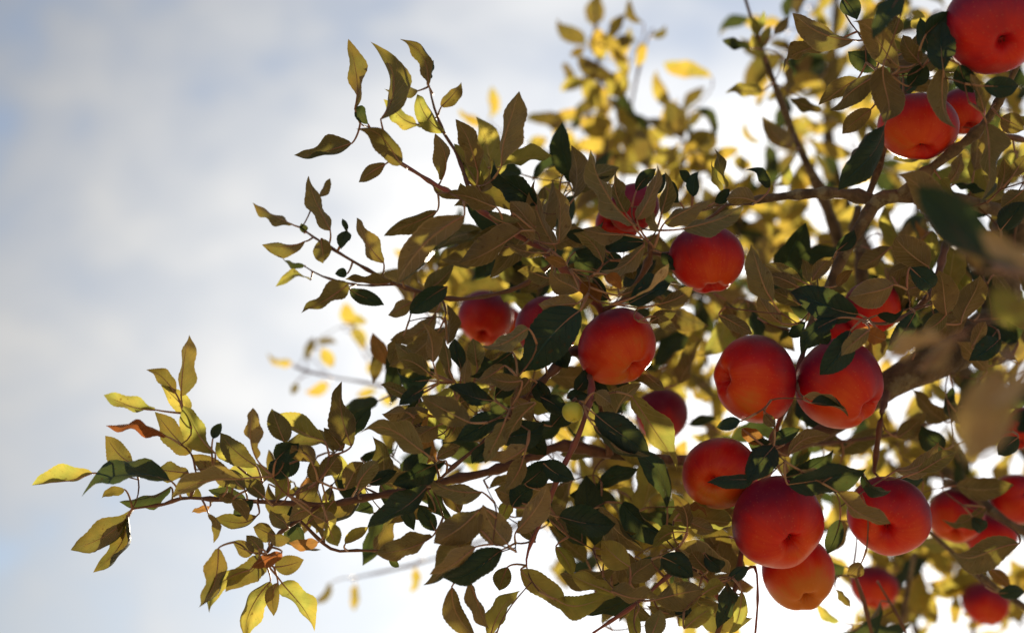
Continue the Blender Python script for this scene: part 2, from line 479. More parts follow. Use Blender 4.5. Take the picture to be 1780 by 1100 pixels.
BR = [  # (points (px,py,depth,diam), material)
    ([(1560, 341, 1.40, 17), (1621, 291, 1.37, 16), (1695, 232, 1.34, 14), (1728, 190, 1.33, 12), (1765, 120, 1.31, 9), (1790, 40, 1.32, 7)], M_BARK),
    ([(1525, 350, 1.40, 18), (1490, 340, 1.41, 18), (1450, 336, 1.41, 17), (1400, 337, 1.41, 15), (1340, 344, 1.42, 12), (1300, 350, 1.42, 9), (1262, 356, 1.42, 5)], M_BARK),
    ([(1508, 345, 1.42, 13), (1522, 305, 1.42, 11), (1538, 255, 1.41, 10), (1548, 190, 1.38, 9), (1560, 140, 1.35, 8), (1530, 90, 1.33, 5), (1490, 55, 1.32, 3)], M_BARK),
    ([(1730, 232, 1.42, 8), (1790, 246, 1.45, 9)], M_TWIG),
    ([(1462, 440, 1.72, 17), (1450, 395, 1.70, 16), (1425, 330, 1.68, 15), (1390, 258, 1.66, 12), (1356, 172, 1.65, 9), (1322, 82, 1.64, 7), (1296, 0, 1.63, 5), (1285, -40, 1.63, 4)], M_BARK),
    ([(1500, 500, 1.62, 24), (1495, 440, 1.62, 22), (1488, 395, 1.62, 18), (1492, 360, 1.60, 14)], M_BARK),
    # low left branch
    ([(1060, 790, 1.44, 15), (980, 775, 1.42, 15), (920, 795, 1.40, 14), (850, 820, 1.38, 13), (782, 834, 1.37, 13), (740, 846, 1.36, 12), (690, 856, 1.35, 11), (645, 863, 1.34, 10), (583, 875, 1.33, 9), (553, 877, 1.33, 8), (480, 873, 1.32, 7), (400, 869, 1.32, 7), (350, 866, 1.31, 6), (315, 866, 1.30, 5), (285, 876, 1.30, 5), (258, 880, 1.30, 4), (230, 884, 1.30, 3)], M_TWIG),
    ([(553, 879, 1.33, 8), (520, 903, 1.32, 7), (487, 925, 1.31, 6), (470, 950, 1.30, 6), (457, 972, 1.30, 4)], M_TWIG),
    ([(520, 903, 1.33, 5), (575, 953, 1.34, 5), (620, 956, 1.34, 4), (668, 957, 1.34, 3)], M_TWIG),
    # centre spur and hanging twigs
    ([(1060, 790, 1.43, 13), (1050, 720, 1.42, 13), (1025, 650, 1.41, 13), (1000, 610, 1.39, 13), (965, 640, 1.36, 12), (938, 668, 1.35, 12), (901, 705, 1.33, 11), (873, 738, 1.32, 9), (845, 765, 1.31, 7), (820, 785, 1.31, 6), (788, 811, 1.30, 6), (750, 846, 1.29, 4)], M_TWIG),
    ([(1018, 640, 1.40, 10), (1028, 665, 1.34, 9), (1024, 700, 1.32, 9), (1010, 745, 1.31, 8), (991, 788, 1.31, 7), (973, 822, 1.30, 7), (955, 870, 1.30, 6), (942, 905, 1.30, 6), (924, 940, 1.30, 5), (915, 972, 1.30, 4), (917, 992, 1.30, 3)], M_PINK),
    # upper left twig
    ([(1025, 650, 1.41, 12), (1040, 590, 1.41, 12), (1045, 540, 1.40, 12), (1000, 490, 1.38, 11), (950, 440, 1.36, 10), (900, 408, 1.35, 9), (850, 376, 1.33, 8), (810, 349, 1.33, 7), (760, 323, 1.33, 6), (720, 298, 1.33, 6), (698, 285, 1.33, 5), (665, 262, 1.33, 4), (640, 220, 1.34, 3)], M_PINK),
    ([(822, 356, 1.34, 6), (806, 300, 1.36, 5), (790, 260, 1.37, 5), (773, 234, 1.38, 5), (755, 188, 1.39, 4), (746, 150, 1.39, 3)], M_TWIG),
    ([(965, 455, 1.37, 7), (900, 500, 1.39, 7), (800, 520, 1.40, 6), (740, 510, 1.40, 6), (690, 495, 1.40, 6), (650, 475, 1.40, 5), (600, 446, 1.40, 5), (545, 412, 1.41, 4), (524, 396, 1.41, 3)], M_TWIG),
    ([(690, 495, 1.40, 4), (620, 495, 1.41, 3), (560, 480, 1.42, 3), (530, 463, 1.42, 2)], M_TWIG),
    # spur over the centre apples
    ([(1045, 540, 1.40, 10), (1085, 520, 1.39, 9), (1115, 480, 1.38, 9), (1130, 445, 1.36, 10), (1130, 425, 1.35, 9)], M_TWIG),
    ([(1262, 356, 1.42, 5), (1210, 400, 1.41, 6), (1165, 440, 1.38, 6), (1132, 440, 1.36, 6)], M_TWIG),
    # right lower twigs
    ([(1545, 668, 1.48, 12), (1533, 716, 1.42, 9), (1526, 765, 1.41, 8), (1519, 820, 1.42, 7)], M_TWIG),
    ([(1620, 735, 1.60, 7), (1540, 757, 1.55, 6), (1440, 770, 1.50, 6), (1380, 775, 1.46, 7)], M_TWIG),
    ([(1330, 790, 1.47, 14), (1340, 770, 1.42, 11), (1350, 745, 1.40, 9), (1385, 650, 1.40, 8), (1400, 600, 1.41, 8)], M_TWIG),
    ([(1330, 790, 1.47, 12), (1345, 800, 1.42, 10), (1300, 900, 1.42, 9), (1280, 1015, 1.38, 9), (1262, 1060, 1.37, 9), (1243, 1110, 1.37, 8)], M_TWIG),
    ([(1285, 1000, 1.38, 5), (1312, 985, 1.36, 4), (1317, 1040, 1.35, 4), (1312, 1110, 1.35, 4)], M_PINK),
    ([(1385, 650, 1.40, 6), (1388, 678, 1.33, 4), (1398, 694, 1.295, 3)], M_TWIG),
    ([(1262, 1060, 1.37, 6), (1210, 985, 1.36, 5), (1168, 996, 1.34, 6), (1107, 1048, 1.33, 6), (1060, 1080, 1.33, 5), (1030, 1100, 1.33, 4)], M_PINK),
    ([(1560, 520, 1.50, 8), (1614, 512, 1.40, 8), (1580, 545, 1.36, 7), (1540, 562, 1.34, 6), (1500, 560, 1.33, 4)], M_TWIG),
    ([(1660, 350, 1.43, 9), (1640, 440, 1.40, 9), (1625, 500, 1.38, 9), (1600, 530, 1.37, 7)], M_TWIG),
    ([(1640, 840, 1.62, 10), (1680, 850, 1.60, 11), (1727, 890, 1.58, 12), (1776, 922, 1.56, 13), (1850, 960, 1.60, 15)], M_BARK),
    ([(1590, 900, 1.60, 7), (1640, 946, 1.58, 8), (1703, 1001, 1.56, 9), (1790, 1060, 1.56, 11)], M_BARK),
    ([(1590, 960, 1.75, 8), (1575, 1040, 1.75, 9), (1560, 1110, 1.75, 9)], M_BARK),
    ([(1482, 990, 1.50, 6), (1500, 1040, 1.50, 7), (1518, 1110, 1.50, 7)], M_TWIG),
    ([(1525, 1010, 1.52, 4), (1555, 1060, 1.52, 4), (1580, 1110, 1.52, 5)], M_TWIG),
    ([(1590, 345, 1.42, 9), (1650, 420, 1.10, 9), (1720, 455, 0.95, 9), (1790, 480, 0.86, 10)], M_TWIG),
    ([(1790, 480, 0.86, 9), (1800, 560, 0.82, 8), (1770, 610, 0.80, 7), (1740, 640, 0.80, 5)], M_TWIG),
    # behind
    ([(1195, 909, 2.2, 7), (1240, 700, 2.2, 6), (1200, 500, 2.2, 6), (1190, 330, 2.1, 5), (1187, 200, 2.1, 4)], M_TWIG),
    ([(1075, 380, 2.15, 5), (1095, 200, 2.12, 4), (1118, 90, 2.1, 4), (1135, 50, 2.1, 3)], M_TWIG),
    ([(1078, 896, 2.15, 7), (960, 780, 2.10, 6), (860, 720, 2.05, 5), (760, 698, 2.02, 5), (662, 670, 2.0, 4), (560, 652, 2.0, 3), (510, 637, 2.0, 3)], M_TWIG),
    ([(760, 698, 2.02, 4), (690, 660, 2.02, 4), (640, 610, 2.02, 3), (612, 560, 2.02, 3)], M_TWIG),
    ([(985, 870, 2.1, 6), (860, 930, 2.1, 5), (740, 975, 2.1, 4), (610, 1005, 2.1, 3)], M_TWIG),
    ([(1140, 470, 2.2, 6), (1000, 460, 2.1, 6), (900, 470, 2.05, 5), (800, 470, 2.0, 4), (740, 480, 2.0, 3)], M_TWIG),
    ([(1075, 380, 2.15, 6), (1000, 300, 2.1, 5), (940, 260, 2.1, 4)], M_TWIG),
    ([(1560, 520, 2.25, 12), (1600, 350, 2.3, 10), (1640, 180, 2.3, 8), (1680, 0, 2.3, 6)], M_BARK),
    ([(1500, 905, 2.35, 12), (1560, 1000, 2.3, 10), (1600, 1120, 2.3, 9)], M_BARK),
    ([(1720, 860, 2.3, 14), (1700, 960, 2.2, 11), (1690, 1120, 2.2, 9)], M_BARK),
    ([(1330, 920, 2.3, 9), (1180, 1000, 2.2, 7), (1080, 1010, 2.1, 5)], M_TWIG),
]
for pts, mt in BR:
    big = max(p[3] for p in pts) > 11
    add_branch('branch' if big else 'twig', pts, mt, 9 if big else 6, 0.18 if big else 0.22, 0.008 if pts[0][2] < 1.6 else 0.02)

# ------------------------------------------------------------------ leaves
# (base x, base y, tip x, tip y, seen width, look[, depth])  look: u underside, t upper side, y sunlit (glow put into the colour), o withered, r reddened
D0 = 1.30
NEAR = [
 # lower left branch
 (160,822,57,835,30,'y'),(295,835,139,850,42,'t'),(270,712,181,681,28,'y'),(315,688,328,582,33,'u'),(305,683,257,639,28,'u'),
 (328,715,280,669,38,'y'),(332,787,272,715,46,'u'),(374,787,318,705,46,'y'),(288,758,182,752,20,'r'),(232,806,183,757,44,'u'),
 (328,822,238,806,32,'u'),(420,832,295,858,34,'u'),(297,846,207,870,24,'t'),(216,850,177,865,20,'u'),(232,885,124,955,48,'u'),
 (222,895,165,995,32,'u'),(224,898,212,937,13,'u'),(370,762,385,735,20,'t'),(446,797,442,707,27,'u'),(446,810,383,752,42,'u'),
 (405,803,376,768,32,'y'),(402,827,335,790,42,'u'),(427,868,362,850,28,'t'),(365,880,334,886,14,'o'),(450,893,374,903,28,'u'),
 (362,892,372,943,18,'u'),(380,952,345,1055,42,'u'),(450,955,392,1026,46,'u'),(434,990,364,1065,36,'y'),(470,1010,421,1112,44,'y'),
 (490,1012,547,1096,42,'y'),(483,1012,476,1070,30,'u'),(478,985,528,972,38,'u'),(490,960,438,987,26,'r'),(553,942,503,946,24,'o'),
 (496,770,472,710,42,'u'),(563,765,476,722,36,'y'),(596,782,562,744,30,'u'),(611,775,592,663,48,'u'),(608,760,645,708,30,'t'),
 (736,785,628,740,46,'u',1.27),(774,800,682,842,40,'t'),(742,846,634,910,46,'t'),(751,932,650,962,44,'u'),(756,922,728,878,32,'t'),
 (838,855,738,828,34,'u'),(480,800,520,770,40,'t'),(500,830,470,800,44,'t'),(520,800,480,830,40,'t'),(545,810,505,775,38,'u'),
 (560,830,590,790,42,'u'),(600,850,630,800,40,'u'),(620,850,660,800,36,'u'),(640,840,690,815,30,'t'),(560,840,545,795,34,'u'),
 (460,865,425,835,34,'u'),(480,870,500,830,30,'y'),(520,875,555,840,32,'u'),(580,870,560,905,34,'y'),(545,895,580,925,36,'u'),
 (570,905,585,950,34,'y'),(540,885,500,905,30,'u'),(500,915,470,885,34,'u'),(480,930,440,915,34,'u'),(470,940,505,935,26,'u'),
 (600,945,640,915,24,'y'),(440,870,405,895,26,'t'),(405,868,430,905,26,'u'),(350,864,320,845,24,'u'),(676,972,694,985,14,'t',1.36),
 (425,850,400,815,30,'u'),(395,845,372,815,28,'u'),(410,870,380,860,22,'u'),(455,960,428,930,30,'u'),(440,960,405,940,32,'u'),
 # upper left twig
 (617,190,605,68,29,'u'),(662,208,658,76,44,'u'),(640,216,620,186,26,'t'),(611,250,515,280,29,'u'),(698,286,622,221,44,'u',1.27),
 (671,285,625,318,28,'u'),(745,149,703,65,29,'u',1.36),(743,140,754,105,15,'t',1.37),(727,158,668,158,20,'u',1.38),(740,216,668,176,27,'y',1.38),
 (773,230,725,164,36,'y',1.37),(767,186,803,145,28,'u',1.38),(767,313,756,232,30,'u',1.34),(830,295,793,206,42,'u',1.31),(836,332,788,250,38,'y',1.36),
 (872,288,906,162,44,'u',1.28),(932,357,849,287,48,'t',1.32),(862,360,770,340,38,'u',1.27),(830,336,852,268,24,'u',1.35),(760,367,664,404,32,'u'),
 (806,376,690,496,62,'u',1.25),(905,402,797,458,54,'u',1.28),(509,391,438,355,19,'u',1.40),(574,401,531,309,30,'u',1.38),(554,342,574,310,16,'u',1.40),
 (530,420,455,425,27,'u',1.39),(558,415,562,458,36,'u',1.39),(530,462,487,444,11,'t',1.42),(539,487,481,494,15,'y',1.42),(606,493,521,540,34,'u',1.40),
 (608,503,668,533,34,'t',1.38),(604,402,593,433,25,'t',1.39),(602,404,595,380,11,'t',1.39),(603,476,582,476,19,'t',1.40),(667,457,621,378,30,'u',1.38),
 (682,490,600,480,16,'u',1.39),(716,525,676,550,30,'u',1.40),(776,498,711,548,42,'t',1.38),(758,543,678,593,36,'u',1.42),(775,570,742,603,27,'u',1.44),
 (900,430,850,420,34,'u'),(930,395,885,352,40,'u',1.31),(880,395,820,420,36,'u',1.32),(890,370,930,420,34,'u'),(850,372,905,385,24,'u',1.29),
 (700,490,715,445,26,'u',1.39),(740,505,790,460,32,'u',1.42),(528,405,524,388,16,'t',1.41),(820,352,800,318,26,'u',1.35),(790,345,752,318,22,'u',1.36),
 # centre top spur
 (1100,391,1023,261,30,'u',1.27),(1088,370,1070,291,28,'u',1.30),(1107,382,1152,289,30,'u',1.28),(1106,332,1140,293,28,'t',1.30),(1150,372,1160,298,26,'u',1.29),
 (1143,337,1155,300,20,'t',1.31),(1182,352,1162,312,26,'t',1.33),(1146,402,1130,358,20,'u',1.28),(1200,318,1181,296,20,'t',1.36),(1205,342,1212,297,26,'t',1.35),
 (1263,327,1246,255,15,'u',1.37),(1257,332,1232,278,13,'y',1.37),(1155,388,1234,346,34,'u',1.28),(1188,398,1294,364,36,'u',1.27),(1338,326,1300,292,22,'t',1.36),
 (1312,350,1262,346,38,'u',1.34),(1243,352,1268,328,24,'t',1.35),(1084,408,1012,398,28,'u',1.27),(1063,367,1041,341,18,'t',1.30),(1120,421,1048,432,38,'t',1.30),
 (1120,428,1038,470,30,'u',1.28),(1048,457,999,402,32,'u',1.30),(1042,472,998,447,42,'t',1.31),(972,422,973,325,28,'u',1.31),(966,432,924,313,42,'u',1.33),
 (932,397,889,344,46,'t',1.34),(948,440,880,425,24,'u'),(985,460,948,448,24,'o',1.28),(956,484,900,470,30,'u'),(963,488,917,503,24,'u'),
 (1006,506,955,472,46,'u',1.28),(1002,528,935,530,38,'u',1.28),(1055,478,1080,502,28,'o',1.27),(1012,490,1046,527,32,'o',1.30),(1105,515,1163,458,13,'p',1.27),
 (1092,528,1182,488,48,'t',1.29),(1080,513,1126,491,24,'u',1.28),(1140,530,1205,500,32,'u',1.29),(1090,458,1105,485,30,'u',1.30),(1342,522,1302,424,48,'u',1.29),
 (1060,440,1090,470,30,'t',1.33),(1150,440,1180,470,26,'t',1.34),(1010,540,1040,500,24,'u',1.31),(1130,560,1175,545,26,'u',1.33),(1060,520,1030,480,28,'t',1.33),
 # centre
 (747,645,685,597,32,'u'),(750,653,689,625,34,'u',1.28),(745,661,688,646,24,'t'),(753,630,730,558,29,'u'),(780,642,771,588,24,'u'),
 (802,642,791,588,30,'t'),(830,637,820,588,38,'u'),(785,667,769,618,14,'u'),(808,662,813,624,20,'u'),(918,571,835,603,32,'u',1.26),
 (890,612,818,658,32,'t',1.29),(876,635,827,664,30,'u',1.28),(907,661,849,655,36,'u',1.26),(1008,540,912,650,90,'t',1.27),(858,696,779,669,40,'t',1.28),
 (816,734,733,690,52,'u',1.25),(736,676,693,704,28,'t'),(712,690,662,668,26,'u'),(705,716,664,720,27,'u'),(690,737,745,710,38,'u',1.33),
 (877,725,792,766,48,'t',1.29),(866,766,948,735,62,'t',1.31),(877,733,841,802,34,'u',1.25),(931,700,879,777,26,'u',1.26),(846,765,819,804,28,'t'),
 (916,775,851,800,30,'u',1.28),(985,690,1022,684,27,'t'),(1035,720,1130,794,68,'t',1.28),(1031,738,1127,796,18,'u',1.265),(1100,690,1186,809,46,'y',1.30),
 (1034,682,1062,702,32,'u'),(860,690,905,655,36,'t',1.32),(800,700,840,680,30,'u',1.32),(940,690,985,720,40,'t',1.33),(960,740,1000,700,44,'t',1.34),
 (905,745,950,790,46,'t',1.33),(830,720,800,690,30,'u',1.33),(940,620,900,650,36,'t',1.34),(760,740,720,765,38,'u',1.34),(730,760,700,735,30,'u',1.35),
 (780,760,745,725,34,'y',1.36),(950,590,990,640,40,'t',1.35),(870,660,840,620,34,'t',1.34),(920,660,890,690,30,'u',1.31),(760,795,800,775,30,'u',1.32),
 (850,640,880,600,34,'u',1.34),(800,720,770,770,30,'u',1.34),(1000,680,1030,640,30,'t',1.36),(890,690,925,735,34,'u',1.31),(955,700,930,660,34,'t',1.33),
 # lower centre
 (837,882,751,942,62,'u',1.26),(826,917,743,1022,52,'u',1.27),(826,950,746,998,34,'u',1.25),(873,955,770,1009,54,'t',1.27),(882,945,838,878,60,'u',1.25),
 (785,1020,828,1108,42,'u'),(815,1010,844,1092,28,'u'),(882,985,868,1026,38,'u'),(850,1112,906,1027,36,'y'),(905,990,986,1068,46,'y'),
 (965,1040,1059,1035,46,'y'),(1062,1028,993,996,34,'y'),(1063,1026,1152,1030,32,'u'),(1095,985,1046,940,52,'y'),(1096,1010,1146,962,46,'u'),
 (972,898,1071,910,60,'t',1.28),(1195,925,1134,953,28,'y'),(1150,968,1206,1003,54,'t'),(890,870,870,907,30,'y',1.33),(890,880,926,849,46,'t',1.31),
 (896,925,957,843,44,'u',1.27),(910,795,880,852,36,'u',1.28),(912,840,957,798,52,'t',1.30),(945,805,999,832,42,'t',1.28),(966,950,996,1001,32,'y',1.36),
 (800,890,770,850,34,'u',1.33),(900,870,860,850,40,'u',1.32),(1140,1042,1222,1024,60,'u',1.30),(1175,1068,1212,1044,32,'y'),(1222,1032,1260,1014,32,'y'),
 (1190,1092,1242,1054,36,'y'),(1290,1028,1274,1102,26,'y'),(1265,1007,1302,984,28,'t'),(1110,1060,1095,1112,30,'y'),(1130,1110,1150,1060,40,'u'),
 (930,940,900,905,34,'u',1.32),(955,880,985,925,34,'u',1.36),(1230,990,1200,955,32,'u',1.33),(1170,1030,1205,1080,36,'t',1.34),(1225,960,1255,990,34,'t',1.33),
 # round the big apples
 (1287,732,1245,743,26,'t',1.27),(1345,775,1300,842,58,'t',1.29),(1310,833,1228,831,28,'t',1.27),(1365,830,1452,784,46,'t',1.29),(1370,842,1508,818,56,'t',1.28),
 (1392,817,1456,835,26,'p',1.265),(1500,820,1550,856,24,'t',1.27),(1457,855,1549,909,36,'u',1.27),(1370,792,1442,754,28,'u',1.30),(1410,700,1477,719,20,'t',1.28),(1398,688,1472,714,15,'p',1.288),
 (1250,548,1307,582,28,'u',1.34),(1140,550,1176,575,24,'u',1.33),(1328,720,1348,742,22,'u',1.28),(1290,745,1332,772,30,'o',1.36),(1195,917,1167,857,28,'u',1.32),
 (1190,885,1230,893,14,'o',1.33),(1195,905,1242,922,34,'u',1.34),(1460,903,1437,962,32,'t',1.33),(1452,1022,1478,1054,16,'u',1.47),(1497,978,1474,1002,32,'u',1.38),
 (1395,490,1327,460,38,'u',1.34),(1386,498,1328,479,30,'u',1.32),(1391,530,1337,504,34,'u',1.33),(1358,562,1317,513,34,'u',1.33),(1492,546,1374,502,64,'t',1.28),
 (1455,436,1486,400,28,'t',1.37),(1408,490,1396,450,20,'u',1.36),(1412,487,1448,447,30,'u',1.37),(1553,495,1474,519,58,'u',1.30),(1614,463,1554,412,60,'u',1.31),
 (1547,430,1490,466,34,'u',1.42),(1582,462,1545,478,26,'u',1.33),(1582,465,1627,500,42,'t',1.31),(1612,510,1574,480,42,'u',1.36),(1456,553,1391,617,42,'t',1.28),
 (1478,575,1424,652,52,'t',1.27),(1511,573,1456,616,32,'u',1.26),(1525,548,1574,538,18,'t',1.30),(1590,545,1545,602,38,'t',1.30),(1538,590,1500,568,32,'o',1.27),
 (1455,497,1481,470,22,'o',1.33),(1645,547,1634,468,52,'u',1.33),(1670,562,1702,478,52,'u',1.36),(1690,602,1713,558,28,'u',1.38),(1737,590,1684,627,42,'t',1.40),
 (1645,545,1604,577,32,'u',1.34),(1420,560,1440,600,34,'t',1.33),(1400,560,1370,585,26,'t',1.33),(1340,770,1390,745,30,'t',1.34),(1345,780,1300,770,34,'t',1.36),
 # top right
 (1484,70,1377,24,48,'u',1.30),(1445,75,1356,119,32,'u',1.33),(1563,118,1490,28,60,'u',1.28),(1522,120,1474,92,42,'t',1.33),(1491,137,1423,184,34,'u',1.31),
 (1524,131,1450,201,40,'u',1.29),(1535,115,1538,215,62,'u',1.26),(1514,190,1463,232,38,'u',1.30),(1537,219,1460,328,54,'t',1.28),(1566,-10,1514,62,42,'t',1.16),
 (1465,-2,1491,33,38,'t',1.30),(1640,122,1638,38,54,'t',1.24),(1640,118,1651,227,36,'u',1.25),(1668,113,1692,162,42,'t',1.26),(1710,196,1684,129,28,'u',1.26),
 (1570,90,1529,54,24,'y',1.32),(1560,30,1545,64,32,'u',1.32),(1590,112,1596,58,30,'u',1.31),(1598,52,1594,16,28,'y',1.40),(1710,150,1772,150,42,'t',1.24),
 (1740,205,1780,226,46,'u',1.30),(1715,215,1722,352,38,'u',1.27),(1662,362,1567,298,62,'u',1.20),(1635,312,1656,341,22,'y',1.36),(1660,320,1712,336,16,'t',1.42),
 (1650,317,1669,267,24,'u',1.40),(1735,332,1746,274,28,'u',1.38),(1760,307,1788,268,28,'u',1.38),(1376,256,1325,203,38,'u',1.62),(1325,158,1261,156,26,'y',1.60),
 (1303,83,1254,71,20,'t',1.60),(1371,118,1365,172,16,'u',1.60),(1427,194,1374,171,24,'u',1.55),(1345,323,1373,287,18,'y',1.60),(1610,60,1650,20,44,'t',1.27),
 (1580,150,1610,110,40,'t',1.29),(1600,110,1570,60,36,'u',1.30),(1620,90,1600,30,34,'t',1.28),(1780,330,1740,360,44,'u',1.34),(1740,400,1780,350,50,'t',1.33),
 (1320,62,1303,30,20,'y',1.63),(1312,60,1330,20,20,'y',1.63),(1322,85,1340,45,20,'y',1.63),(1330,100,1305,60,18,'y',1.63),(1346,60,1372,30,22,'u',1.62),
 # right middle
 (1712,882,1639,909,28,'u',1.50),(1690,898,1704,926,30,'t',1.50),(1771,945,1648,962,60,'u',1.42),(1557,818,1632,770,38,'u',1.34),(1596,820,1662,784,34,'u',1.32),
 (1735,1030,1782,1028,32,'t',1.50),(1720,988,1756,1022,26,'o',1.52),(1770,760,1735,790,40,'t',1.40),(1560,760,1600,730,40,'u',1.45),(1640,780,1600,740,44,'t',1.46),
 # close to the lens, out of focus
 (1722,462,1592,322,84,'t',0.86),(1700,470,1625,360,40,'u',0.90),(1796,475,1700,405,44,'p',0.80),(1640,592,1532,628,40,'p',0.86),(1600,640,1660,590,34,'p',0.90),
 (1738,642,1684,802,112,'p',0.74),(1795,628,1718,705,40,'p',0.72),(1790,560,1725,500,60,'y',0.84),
]
# behind, out of focus
BACK = [
 (1018,78,966,35,20,'u'),(1032,45,1040,-8,25,'u'),(1040,50,1046,106,23,'y'),(1060,86,1107,70,15,'u'),(1015,82,991,98,11,'u'),(1045,136,1003,97,20,'u'),
 (1015,137,974,158,17,'y'),(1055,166,1086,124,28,'y'),(1046,192,1014,134,28,'y'),(1012,200,955,198,15,'y'),(1060,170,1077,190,9,'u'),(1010,205,1056,237,26,'y'),
 (1118,40,1092,-2,12,'u'),(1135,65,1157,45,11,'u'),(1118,75,1110,119,13,'y'),(1165,187,1138,123,17,'y'),(1186,242,1159,173,30,'u'),(1187,196,1225,151,15,'u'),
 (1195,219,1226,196,13,'u'),(1170,241,1116,208,15,'u'),(1160,229,1120,242,19,'y'),(1215,262,1243,227,26,'u'),(1145,255,1181,297,26,'y'),
 (508,632,463,617,10,'y'),(546,587,532,626,11,'u'),(551,594,586,597,9,'u'),(560,605,581,638,17,'y'),(612,566,600,526,18,'y'),(612,570,632,608,17,'y'),
 (640,630,655,652,13,'y'),(515,665,507,686,9,'u'),(571,668,530,681,15,'y'),(655,680,619,688,11,'y'),(575,1013,541,1046,11,'u'),(618,1015,613,1061,11,'y'),
 (723,985,716,1029,12,'y'),(850,206,855,150,13,'y'),(840,221,795,194,11,'y'),(745,482,806,474,32,'o'),(690,700,660,690,14,'y'),(600,560,640,560,14,'y'),
 (1055,235,1035,200,22,'y'),(1000,255,960,225,24,'y'),(1010,260,965,280,24,'y'),(950,240,918,262,18,'y'),(990,290,940,300,22,'u'),(1060,260,1075,215,20,'y'),
 (1085,235,1120,215,18,'y'),(1075,250,1050,290,24,'u'),(1060,300,1035,265,26,'o'),(1225,300,1200,265,24,'y'),(1235,310,1255,270,22,'y'),(1290,300,1285,268,20,'y'),
]


def leaf_shape(B, T, wm, look, seed, hi=True, petiole_to=None, seg=None):
    """blade from B to T with real width wm; returns local verts (origin B), faces, uv, tint, material index"""
    r_ = random.Random(seed)
    a = T - B
    L = np.linalg.norm(a)
    a = a / L
    v = unit(CAM - B)
    s = unit(np.cross(a, v))
    n = np.cross(s, a)                       # towards the viewer's side
    natural = 0.46 * L
    c_ = min(1.0, max(0.40, wm / natural))
    rho = math.acos(c_) * r_.choice((-1, 1)) if c_ < 0.97 else r_.uniform(-0.25, 0.25)
    wr = wm / max(math.cos(rho), 0.4)
    top_face = look == 't' or (look in 'or' and r_.random() < 0.4)
    fold = r_.uniform(0.3, 1.15)
    if abs(rho) > 0.6:
        fold *= 0.6
    bow = r_.uniform(-0.09, 0.09) * L
    arch = r_.uniform(-0.12, 0.22) * L
    twist = r_.uniform(-1.3, 1.3)
    wav = r_.uniform(0.02, 0.075) * L
    roll = r_.choice((0.0, 0.0, 0.35, 0.6)) * r_.choice((-0.6, 1))
    wf, wp = r_.uniform(9, 15), r_.uniform(0, 6)
    curl = r_.uniform(-0.1, 0.6)
    if look in 'o':
        fold, wav, curl = r_.uniform(0.5, 0.9), 0.08 * L, 0.7
    nst = seg or (26 if hi else 7)
    xs = (-1, -0.72, -0.38, 0, 0.38, 0.72, 1) if hi else (-1, 0, 1)
    nx = len(xs)
    asym = r_.uniform(-0.12, 0.12)
    pk = r_.uniform(0.40, 0.50)
    V, uv, faces = [], [], []
    for i in range(nst + 1):
        t = i / nst
        q = t ** (math.log(0.5) / math.log(pk))
        h = max(math.sin(math.pi * min(q, 1.0)), 0.0) ** 0.72
        if t > 0.86:
            h *= 0.55 + 0.45 * ((1 - t) / 0.14)
        if i == 0 or i == nst:
            h = 0.0 if i == nst else 0.05
        C = a * (t * L) + s * (bow * 4 * t * (1 - t))
        rr = rho + twist * (t - 0.45)
        sd = s * math.cos(rr) + n * math.sin(rr)
        nn = n * math.cos(rr) - s * math.sin(rr)
        N = nn if top_face else -nn           # upper side of the blade
        C = C + N * (arch * 4 * t * (1 - t)) - N * (curl * L * 0.25 * max(0, t - 0.6) ** 2 * 6)
        for x in xs:
            ex = h * wr * 0.5 * x * (1 + asym * (1 if x > 0 else -1))
            if abs(x) == 1 and hi:
                ex *= 1.0 + (0.028 if i % 2 else -0.022)
            z = fold * abs(ex) - 0.9 * fold * ex * ex / (wr * 0.5 + 1e-6) * 0.6
            z += -roll * (wr * 0.5) * h * x ** 4
            if roll:
                ex *= 1.0 - 0.16 * abs(roll) * x * x
            z += wav * (abs(x) ** 2) * h * math.sin(wf * t + wp + (1.7 if x > 0 else 0))
            V.append(C + sd * ex + N * z)
            uv.append((t, 0.5 + 0.5 * x))
    flip = top_face
    for i in range(nst):
        for j in range(nx - 1):
            q = (i * nx + j, i * nx + j + 1, (i + 1) * nx + j + 1, (i + 1) * nx + j)
            faces.append(q)
    # orient so that the face normal is the upper side of the blade
    k = (nst // 2) * nx + nx // 2
    e1, e2 = V[k + 1] - V[k - 1], V[k + nx] - V[k - nx]
    t = 0.5
    rr = rho + twist * 0.05
    nn = n * math.cos(rr) - s * math.sin(rr)
    N = nn if top_face else -nn
    if np.dot(np.cross(e1, e2), N) < 0:
        faces = [f[::-1] for f in faces]
    mi = [0] * len(faces)
    if hi and nst > 20:
        cen = [V[i * nx + nx // 2] - N * 0.0003 for i in range(0, nst - 2, 3)]
        RV, RF = tube(np.array(cen), [0.0008 * (1 - 0.85 * i / (len(cen) - 1)) for i in range(len(cen))], 4)
        o = len(V)
        V += RV
        uv += [(0, 0.5)] * len(RV)
        faces += [tuple(q + o for q in f) for f in RF]
        mi += [1] * len(RF)
    if petiole_to is not None:
        Q = petiole_to - B
        d = np.linalg.norm(Q)
        p0 = np.zeros(3)
        c1 = -a * d * 0.26
        ns = 5 if hi else 3
        P = []
        for i in range(ns + 1):
            t = i / ns
            P.append(p0 * (1 - t) ** 2 + 2 * t * (1 - t) * (c1 * 0.6 + Q * 0.2) + Q * t * t)
        pr = 0.00085 if hi else 0.0009
        # midrib runs a little way under the blade
        TV, TF = tube(np.array(P), [pr * (0.9 + 0.5 * i / ns) for i in range(ns + 1)], 5 if hi else 3)
        o = len(V)
        V += TV
        uv += [(0, 0.5)] * len(TV)
        faces += [tuple(q + o for q in f) for f in TF]
        mi += [1] * len(TF)
